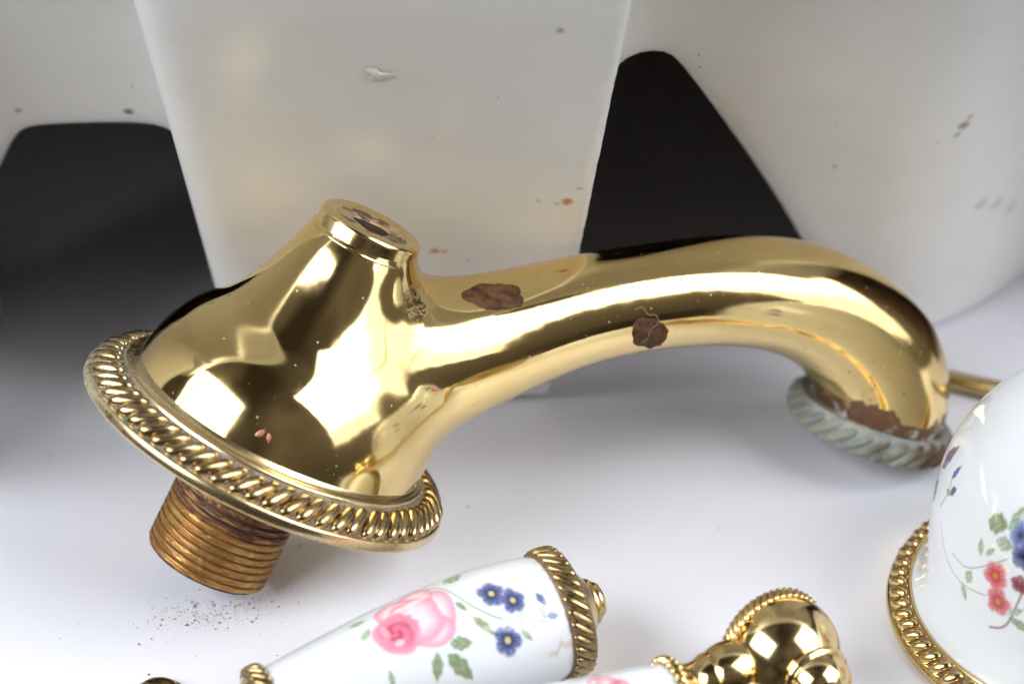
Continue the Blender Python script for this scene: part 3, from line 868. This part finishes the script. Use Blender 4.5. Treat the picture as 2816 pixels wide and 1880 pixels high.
def rope_band(parent, h, r, count, half, mat_l, name, frame_m=None, wid=0.6, height=0.75, skew=0.7):
    pr = [(r - 1.8, h - half * 1.15), (r - 0.4, h - half * 1.1), (r - 0.15, h - half * 0.9), (r - 0.1, h), (r - 0.15, h + half * 0.9), (r - 0.4, h + half * 1.1), (r - 1.8, h + half * 1.15)]
    v, f, m = lathe(pr, 72)
    o = make(name, v, f, M_GROOVE, parent, frame_m)
    me = lobe_mesh('rope_lobe', r - 0.05, h, (0.001, 1.0), half, wid, height, skew, mat_l)
    rope(o, count, me, jit=0.01)
    return o

def lever_one():
    A, B = LEV_A, LEV_B
    ax = (B - A).normalized(); up = (Vector((0, 0, 1)) - ax * ax.z).normalized(); side = ax.cross(up)
    L = (B - A).length
    sgn = 1.0 if side.y < 0 else -1.0
    e = empty('porcelain_lever', 'porcelain lever with pink rose and blue flowers, brass rope band at wide end', 'lever handle',
              mat=frame(A, up, side, ax))
    prof = spline([(6.6, 0), (7.3, 4), (8.3, 10), (9.7, 20), (10.5, 29), (10.65, 36), (10.4, 41), (10.0, 44), (9.3, L)], 300)
    porcelain_mesh('porcelain_grip', prof, angles(-1.7, 1.7, 0.018, 0.05), lambda h, a, r: lever_print(h, a * sgn, r), e, None)
    rope_band(e, L + 1.1, 10.1, 30, 1.85, M_OLD, 'wide_rope_band', wid=1.05, height=0.62, skew=0.9)
    # domed cap and little turned finial
    pr = [(9.6, L + 2.4), (9.6, L + 2.9), (9.1, L + 3.3), (7.9, L + 3.6), (6.9, L + 3.8), (6.0, L + 4.5), (5.0, L + 5.4), (4.1, L + 6.1), (3.7, L + 6.3), (3.8, L + 6.6), (3.6, L + 7.0), (3.1, L + 7.2), (2.8, L + 7.3), (2.9, L + 7.7), (2.6, L + 8.2), (1.9, L + 8.5), (1.0, L + 8.7), (0.01, L + 8.75)]
    v, f, m = lathe(pr, 72); make('finial_cap', v, f, M_RODF, e)
    rope_band(e, -1.4, 6.9, 24, 1.5, M_OLD, 'narrow_rope_band', wid=0.75, height=0.9, skew=0.9)
    pr = [(6.4, -2.6), (6.2, -3.2), (5.0, -4.0), (4.3, -5.2), (4.2, -7.0), (4.9, -9.0), (5.4, -11.0), (4.9, -13.0), (3.2, -14.6), (0.01, -15.2)]
    v, f, m = lathe(pr[::-1], 60); make('arm', v, f, M_BRASS, e)
M_RODF = mat_brass('finial_brass', 0.8, 0.14, 0.25)
lever_one()

# --- second handle: brass hub, arm and the porcelain lever leaving the frame
def lever_two():
    c = Vector((41.2, 314.9, 11.0))
    e = empty('brass_hub_handle', 'brass ball hub handle with rope edged plate and collars beside the porcelain bell', 'lever handle', (c.x, c.y, 0))
    o = Vector((0, 0, c.z))
    f_ax = Vector((0.49, -0.87, 0.03)).normalized(); d_ax = Vector((-0.87, -0.49, 0.02)).normalized()
    # ball with collar and end bulb along its axis
    t = np.linspace(math.pi, 0.55, 44)
    R = 8.85
    pr = [(max(0.01, R * math.sin(a)), R * math.cos(a)) for a in t]
    pr += [(4.9, 7.6), (5.3, 7.8), (5.75, 8.2), (5.85, 8.7), (5.6, 9.1), (5.2, 9.2)]
    h0 = 9.2
    pr += [(5.2 * math.cos(a) ** 0.8, h0 + 4.6 * math.sin(a)) for a in np.linspace(0.05, 1.0, 9)]
    pr += [(2.7, 14.2), (2.9, 15.6), (3.9, 17.6), (4.6, 20.0), (4.7, 22.4), (4.2, 25.0), (2.6, 26.8), (0.01, 27.4)]
    v, f, m = lathe(pr, 96); fm = axis_frame(o, f_ax)
    make('ball_hub', v, f, M_BRASS, e, fm)
    pr = [(0.01, -1.6), (8.0, -1.6), (8.5, -1.7), (8.65, -2.1), (8.65, -3.8), (8.4, -4.3), (0.01, -4.4)]
    v, f, m = lathe(pr[::-1], 96)
    pl = make('back_plate', v, f, M_OLD, e, fm)
    me = lobe_mesh('rope_lobe', 8.6, -2.9, (0.001, 1.0), 1.25, 0.62, 0.6, 0.8, M_LOBE)
    rope(pl, 46, me, jit=0.01)
    # arm to the porcelain
    pr = [(4.0, 6.0), (4.4, 7.6), (4.55, 9.4), (4.4, 11.0), (4.0, 12.4), (3.6, 13.2), (3.8, 13.6), (3.7, 14.0), (3.2, 15.0), (3.1, 16.2), (3.5, 17.6), (4.3, 18.8), (4.9, 19.6), (4.6, 20.6), (3.0, 20.8)]
    v, f, m = lathe(pr, 72); am = axis_frame(o, d_ax)
    arm = make('arm', v, f, M_BRASS, e, am)
    me = lobe_mesh('rope_lobe', 4.75, 20.1, (0.001, 1.0), 1.1, 0.62, 0.62, 0.8, M_LOBE)
    rope(arm, 22, me, jit=0.01)
    prof = spline([(4.3, 20.9), (5.0, 25), (6.0, 33), (6.9, 40), (7.2, 46), (6.9, 50)], 120)
    def pprint(h, a, r):
        x = h; y = ((a + math.pi) % (2 * math.pi) - math.pi) * 5.5
        C_ = np.tile(WHITE, (len(h), 1))
        for yy in (-14, -7, 0, 7, 14):
            C_ = rose(C_, x, y, 30.0 + 2 * math.sin(yy), yy, 3.0, 0.6)
        return C_
    porcelain_mesh('porcelain_grip', prof, np.linspace(-math.pi, math.pi, 180, endpoint=False), pprint, e, am)
lever_two()

# --- small brass cap cut off by the bottom edge
def small_cap():
    e = empty('brass_fitting', 'small dull brass fitting just peeping in at the bottom left edge', 'fitting', (-54.9, 317.3, 0))
    v, f, m = lathe([(3.9, 0.0), (4.0, 0.5), (3.7, 0.9), (3.4, 1.1), (3.3, 1.6), (2.7, 2.1), (1.4, 2.35), (0.01, 2.4)], 48)
    make('dome', v, f, M_OLD, e)
    pr = [(4.2, 0.02), (4.5, 0.3), (4.2, 0.7), (3.8, 0.8)]
    v, f, m = lathe(pr, 48); make('foot_ring', v, f, M_OLD, e)
small_cap()

# --- porcelain bell on the right
def bell():
    e = empty('porcelain_bell', 'white porcelain bell escutcheon with red and blue flowers in a gold rope ring', 'escutcheon', (97.8, 338.1, 0))
    prof = spline([(33.4, 3.3), (32.4, 4.6), (31.5, 7.5), (31.1, 12), (31.0, 18), (30.5, 23), (29.2, 28), (27.0, 32.2), (24.6, 35.4), (21.3, 38.6), (17.6, 41.0), (12, 43.3), (8, 44.3), (6.5, 46.0)], 300)
    prof = prof[:, :2]
    def pr_(h, a, r):
        ad = np.degrees(a)
        ad = (ad + 360) % 360 - 360                       # -360..0
        x = (ad + 150.0) * math.radians(1) * 30.0; y = h  # mm round, mm up
        X = lambda d: (d + 150.0) * math.radians(1) * 30.0
        C_ = np.tile(WHITE, (len(h), 1))
        g1 = (0.33, 0.42, 0.28)
        C_ = stem(C_, x, y, [(X(-173), 21), (X(-164), 17.4), (X(-154.5), 16.4), (X(-145), 17.6)], 0.12)
        C_ = stem(C_, x, y, [(X(-162), 19.6), (X(-155), 19.6), (X(-148.7), 21.6), (X(-140), 25.5)], 0.13)
        C_ = stem(C_, x, y, [(X(-142), 12.6), (X(-137.5), 14.0), (X(-134.5), 18.0), (X(-132), 24)], 0.22, (0.30, 0.13, 0.10))
        C_ = leaf(C_, x, y, X(-152.6), 18.6, 1.3, 1.5, 1.0, g1); C_ = leaf(C_, x, y, X(-153.8), 15.2, -1.1, 1.7, 0.75, g1)
        C_ = leaf(C_, x, y, X(-150.6), 24.6, 1.9, 1.6, 0.7, g1); C_ = leaf(C_, x, y, X(-146.6), 24.9, 0.9, 1.3, 0.55, g1)
        C_ = leaf(C_, x, y, X(-147.5), 29.2, 0.2, 2.3, 1.7, (0.20, 0.29, 0.14)); C_ = leaf(C_, x, y, X(-141.5), 31.6, 1.2, 2.6, 1.3, (0.28, 0.38, 0.24)); C_ = leaf(C_, x, y, X(-142.5), 27.2, 0.1, 1.9, 1.2, g1)
        C_ = leaf(C_, x, y, X(-131.5), 15.8, -0.2, 2.6, 0.9, (0.22, 0.30, 0.18)); C_ = leaf(C_, x, y, X(-134.0), 17.8, 0.7, 1.8, 0.7, g1)
        C_ = flower(C_, x, y, X(-138.6), 29.5, 2.2, LBLUE, (0.10, 0.14, 0.34), (0.10, 0.08, 0.2), 0.4)
        C_ = flower(C_, x, y, X(-135.6), 26.8, 2.1, (0.14, 0.15, 0.34), NAVY, (0.05, 0.03, 0.1), 0.9)
        C_ = flower(C_, x, y, X(-134.5), 22.6, 1.6, (0.35, 0.04, 0.10), (0.20, 0.02, 0.06), (0.3, 0.1, 0.1), 0.9)
        C_ = flower(C_, x, y, X(-142.8), 21.8, 2.5, (0.78, 0.20, 0.22), (0.62, 0.04, 0.06), (0.65, 0.33, 0.05), 0.2)
        C_ = flower(C_, x, y, X(-140.3), 17.9, 2.5, (0.76, 0.18, 0.20), (0.60, 0.04, 0.06), (0.65, 0.33, 0.05), 1.0)
        # buds at the left, and a dark spray seen at the silhouette
        C_ = leaf(C_, x, y, X(-176.6), 29.4, 1.4, 1.5, 0.75, BLUE, NAVY); C_ = leaf(C_, x, y, X(-172.3), 27.4, 0.8, 1.1, 0.8, (0.08, 0.07, 0.25), NAVY)
        C_ = stem(C_, x, y, [(X(-176.5), 28), (X(-175), 26.4), (X(-177), 23)], 0.2, g1); C_ = leaf(C_, x, y, X(-174.6), 26.3, 0.2, 1.4, 0.6, g1)
        C_ = leaf(C_, x, y, X(-188), 28.5, 1.2, 3.2, 1.8, (0.16, 0.10, 0.20), (0.30, 0.16, 0.06)); C_ = leaf(C_, x, y, X(-188), 22.0, 1.5, 2.4, 1.6, (0.14, 0.14, 0.30))
        return C_
    porcelain_mesh('porcelain_dome', prof, angles(math.radians(-200), math.radians(-118), 0.0048, 0.05), pr_, e, None)
    pr = [(33.0, 0.05), (36.3, 0.05), (36.8, 0.4), (36.95, 1.0), (36.8, 1.6), (36.4, 1.9), (36.0, 1.9, 1), (34.9, 2.6, 1), (33.9, 3.3, 1), (33.7, 3.6), (33.5, 4.0), (33.1, 4.0), (32.9, 3.4)]
    v, f, m = lathe(pr, 160)
    rg = make('rope_base_ring', v, f, [M_BRASS, M_GROOVE], e, midx=m)
    me = lobe_mesh('rope_lobe', 35.05, 2.7, (-0.86, 0.52), 1.65, 1.12, 1.0, 0.55, M_LOBE)
    rope(rg, 76, me, jit=0.005)
bell()

# --- brass rod lying behind
def rod():
    p = np.array([(67.5, 414.2, 1.9), (80.2, 408.3, 1.9), (93.9, 402.0, 1.9), (150.0, 376.2, 1.9)])
    P = np.concatenate([[p[0] - 0.4 * (p[1] - p[0]) / np.linalg.norm(p[1] - p[0])], p])
    v, f = tube_mesh(np.r_[P[:1], P[1:]], [1.2, 1.85, 1.85, 1.85, 1.85], 24)
    o = make('brass_rod', v - np.array([100, 399, 0]), f, M_ROD)
    o.location = (0.100, 0.399, 0)
    o['label'] = 'thin dull brass rod lying on the white top behind the outlet'; o['category'] = 'rod'
rod()

# --- crumbs scraped off the thread
def crumbs():
    V = []; F = []
    r0 = np.random.default_rng(21)
    def grain(x, y, s):
        k = len(V)
        a = r0.uniform(0, 6.3)
        pts = np.array([(1, 0, 0), (-0.5, 0.8, 0), (-0.6, -0.7, 0), (0.1, 0.1, 1.1), (0.3, -0.3, -0.2)]) * s * r0.uniform(0.6, 1.3, (5, 3))
        c, t = math.cos(a), math.sin(a)
        for p in pts: V.append((x + p[0] * c - p[1] * t, y + p[0] * t + p[1] * c, max(0.0, p[2]) + 0.02))
        F.extend([(k, k + 1, k + 3), (k + 1, k + 2, k + 3), (k + 2, k, k + 3)])
    for cx, cy, sx, sy, n in ((-50.5, 338.8, 4.2, 2.2, 330), (-46.0, 341.0, 4.5, 2.4, 170), (-53, 336, 8, 5, 70), (-36, 346, 4, 5, 40)):
        for _ in range(n):
            grain(r0.normal(cx, sx), r0.normal(cy, sy), min(0.30, 0.05 * math.exp(abs(r0.normal(0, 0.75)))))
    o = make('brass_crumbs', np.array(V) - np.array([-50, 338, 0]), F, M_CRUMB, smooth=False)
    o.location = (-0.050, 0.338, 0)
    o['label'] = 'scatter of tiny brown brass crumbs below the threaded shank'; o['category'] = 'crumbs'; o['kind'] = 'stuff'
crumbs()
